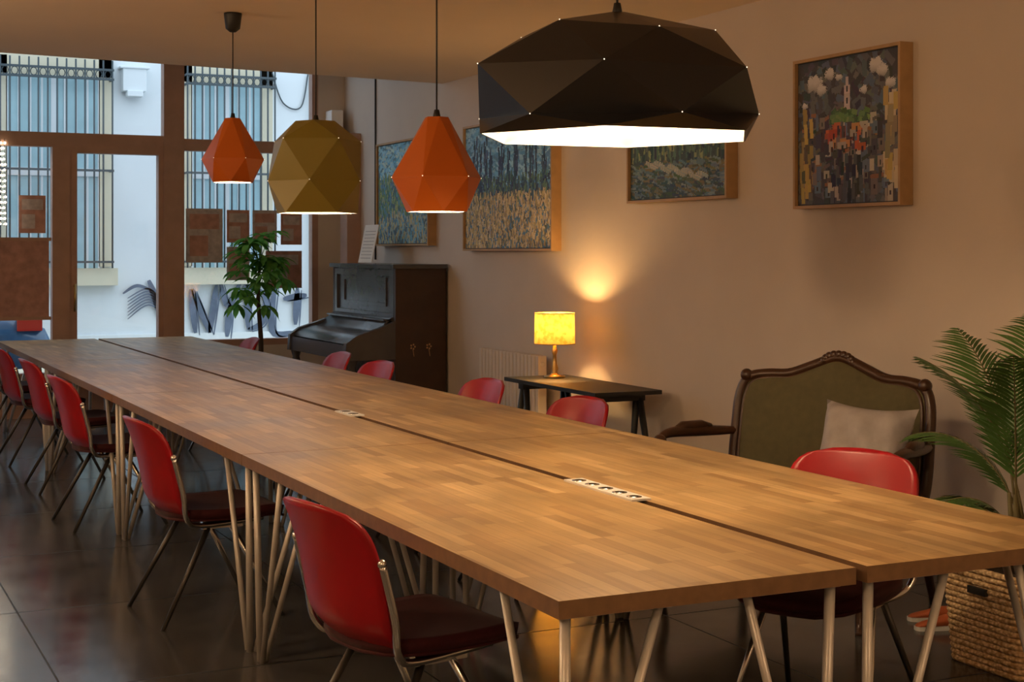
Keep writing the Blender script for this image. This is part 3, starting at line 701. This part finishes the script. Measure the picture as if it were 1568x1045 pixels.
def frond(base,az,L,elev,droop,nl=26,ll=.22,st=.38):
    az=math.radians(az); d=Vector((math.cos(az),math.sin(az),0)); up=Vector((0,0,1)); side=Vector((-math.sin(az),math.cos(az),0))
    p=Vector(base); pts=[p.copy()]; e=math.radians(elev); N=30
    for i in range(N):
        t=i/N; ee=e-math.radians(droop)*t**1.8; p=p+(d*math.cos(ee)+up*math.sin(ee))*(L/N); pts.append(p.copy())
    b.tube(pts,[.0065*(1-.8*i/N) for i in range(N+1)],'stem',n=5)
    for i in range(nl):
        t=st+(1-st)*i/(nl-1); f=t*N; k=min(int(f),N-1); q=pts[k].lerp(pts[k+1],f-k); tan=(pts[k+1]-pts[k]).normalized()
        nrm=side.cross(tan)
        for s in (-1,1):
            l=ll*(math.sin(math.pi*(.18+.80*(t-st)/(1-st)))**.7)*random.uniform(.8,1.15)
            dirv=(tan*.75+side*s*.65+nrm*(.12)).normalized(); w=tan.cross(dirv).cross(dirv).normalized()*.0065
            pr=[q.copy()]; dd=dirv.copy(); c=q.copy()
            for m in range(4):
                c=c+dd*(l/4); dd=(dd+Vector((0,0,-.12))).normalized(); pr.append(c.copy())
            ws=[.4,1,.95,.6,.05]; vs=[]
            for P,wv in zip(pr,ws): vs+=[P+w*wv,P-w*wv]
            b.add(vs,[(2*m,2*m+1,2*m+3,2*m+2) for m in range(4)],'leaf')
r_az=154.5
specs=[(r_az-5,.92,85,64,.21),(r_az+12,.60,72,150,.17),(r_az-30,.58,68,150,.15),(r_az-40,.78,80,110,.18),(r_az+70,.95,84,60,.22),(r_az-75,1.0,85,60,.22),
 (r_az+110,1.1,84,70,.22),(r_az-110,1.1,85,65,.22),(r_az+145,1.0,78,80,.22),(r_az+180,1.15,82,75,.24),(r_az-145,1.0,80,80,.22)]
for az,L_,el,dr,ll in specs: frond((px+random.uniform(-.03,.03),py+random.uniform(-.03,.03),.33),az,L_,el,dr,30,ll)
for i in range(6):
    a=i*1.05; b.tube([(px+.03*math.cos(a),py+.03*math.sin(a),.33),(px+.05*math.cos(a+.2),py+.05*math.sin(a+.2),.62)],[.014,.008],'stem',n=7)
b.done(origin=(px,py,0))

for k,(x,y,a) in enumerate(((4.06,4.60,160),(4.13,4.72,150))):
    b=MB('sneaker')
    T=Matrix.Translation((x,y,0))@Matrix.Rotation(math.radians(a),4,'Z')@Matrix.Scale(.62,4)
    sec=[(-.13,.03,.02,.09),(-.11,.038,.02,.10),(-.04,.036,.02,.095),(.03,.040,.02,.07),(.09,.045,.02,.055),(.13,.036,.02,.04),(.148,.015,.02,.028)]
    vs=[];fs=[];n=10
    for x_,w,zb,zt in sec:
        for j in range(n):
            an=2*math.pi*j/n; vs.append((x_,w*math.cos(an),zb+(zt-zb)*(.5+.5*math.sin(an))))
    for i in range(len(sec)-1):
        for j in range(n): fs.append((i*n+j,(i+1)*n+j,(i+1)*n+(j+1)%n,i*n+(j+1)%n))
    fs+=[tuple(range(n)),tuple((len(sec)-1)*n+j for j in range(n))[::-1]]
    b.add(vs,fs,'shoe',True,T)
    so=[(x_*1.03,s*w*1.1) for s in (1,) for x_,w,_,_ in sec]+[(x_*1.03,-w*1.1) for x_,w,_,_ in sec[::-1]]
    m=len(so); b.add([(x_,y_,0) for x_,y_ in so]+[(x_,y_,.025) for x_,y_ in so],[tuple(range(m)),tuple(range(m,2*m))[::-1]]+[(i,m+i,m+(i+1)%m,(i+1)%m) for i in range(m)],'socket',False,T)
    b.done()

# ---------------------------------------------------------------- money tree by the window
b=MB('potted_tree'); tx,ty=3.76,13.25
b.lathe([(.0,0),(.12,0),(.15,.26),(.155,.28),(.14,.28),(.13,.25),(0,.25)],'blackm',n=24,c=(tx,ty,0))
b.tube(smoothpts([(tx,ty,.25),(tx+.015,ty,.65),(tx-.01,ty,1.05),(tx,ty,1.35)]),[.028-.0008*i for i in range(19)],'trunk',n=8)
def leaflet(p,d,L,w,k='leaf2'):
    d=d.normalized(); sd=d.cross(Vector((0,0,1)));
    if sd.length<.1: sd=Vector((1,0,0))
    sd.normalize(); up=sd.cross(d); vs=[];c=p.copy(); dd=d.copy()
    prof=[.08,.7,1,.8,.05]; rows=[]
    for i in range(5):
        rows.append((c+sd*w*prof[i]+up*w*.25*prof[i],c,c-sd*w*prof[i]+up*w*.25*prof[i])); c=c+dd*(L/4); dd=(dd+Vector((0,0,-.28))).normalized()
    for r_ in rows: vs+=list(r_)
    b.add(vs,[(3*i+j,3*i+j+1,3*i+j+4,3*i+j+3) for i in range(4) for j in range(2)],k,True)
R=random.Random(11)
for i in range(34):
    z0=R.uniform(1.08,1.38); az=R.uniform(0,6.28); L_=R.uniform(.12,.28); el=R.uniform(-.5,1.25)
    if i<9: z0=R.uniform(1.3,1.42); el=R.uniform(.8,1.4); L_=R.uniform(.2,.34)
    d=Vector((math.cos(az)*math.cos(el),math.sin(az)*math.cos(el),math.sin(el)))
    p0=Vector((tx,ty,z0)); p1=p0+d*L_; b.tube([p0,p0.lerp(p1,.5)+Vector((0,0,.02)),p1],[.005,.004,.003],'leaf2',n=5)
    for j in range(6):
        a=2*math.pi*j/6+R.uniform(-.2,.2); dd=Vector((math.cos(a),math.sin(a),R.uniform(-.65,.05)))+d*.35
        leaflet(p1,dd,R.uniform(.15,.23),.030)
b.done(origin=(tx,ty,0))

# ---------------------------------------------------------------- world + camera
w=bpy.data.worlds.new('sky_world'); sc.world=w; w.use_nodes=True; nt=w.node_tree; bg=nt.nodes['Background']
tc=nt.nodes.new('ShaderNodeTexCoord'); sp_=nt.nodes.new('ShaderNodeSeparateXYZ'); nt.links.new(tc.outputs['Generated'],sp_.inputs[0])
r=nt.nodes.new('ShaderNodeValToRGB'); r.color_ramp.elements[0].color=(.68,.80,.90,1); r.color_ramp.elements[1].color=(.86,.94,1,1); nt.links.new(sp_.outputs[2],r.inputs[0])
nt.links.new(r.outputs[0],bg.inputs[0]); bg.inputs[1].default_value=2.3

cam=bpy.data.cameras.new('camera'); co=bpy.data.objects.new('camera',cam); sc.collection.objects.link(co)
co.location=(0,0,1.5); co.rotation_euler=(math.radians(90),0,-math.radians(25.47))
cam.lens=52.35; cam.sensor_width=36; cam.sensor_fit='HORIZONTAL'; cam.shift_y=-138/1568; cam.clip_start=.05; cam.clip_end=200
sc.camera=co
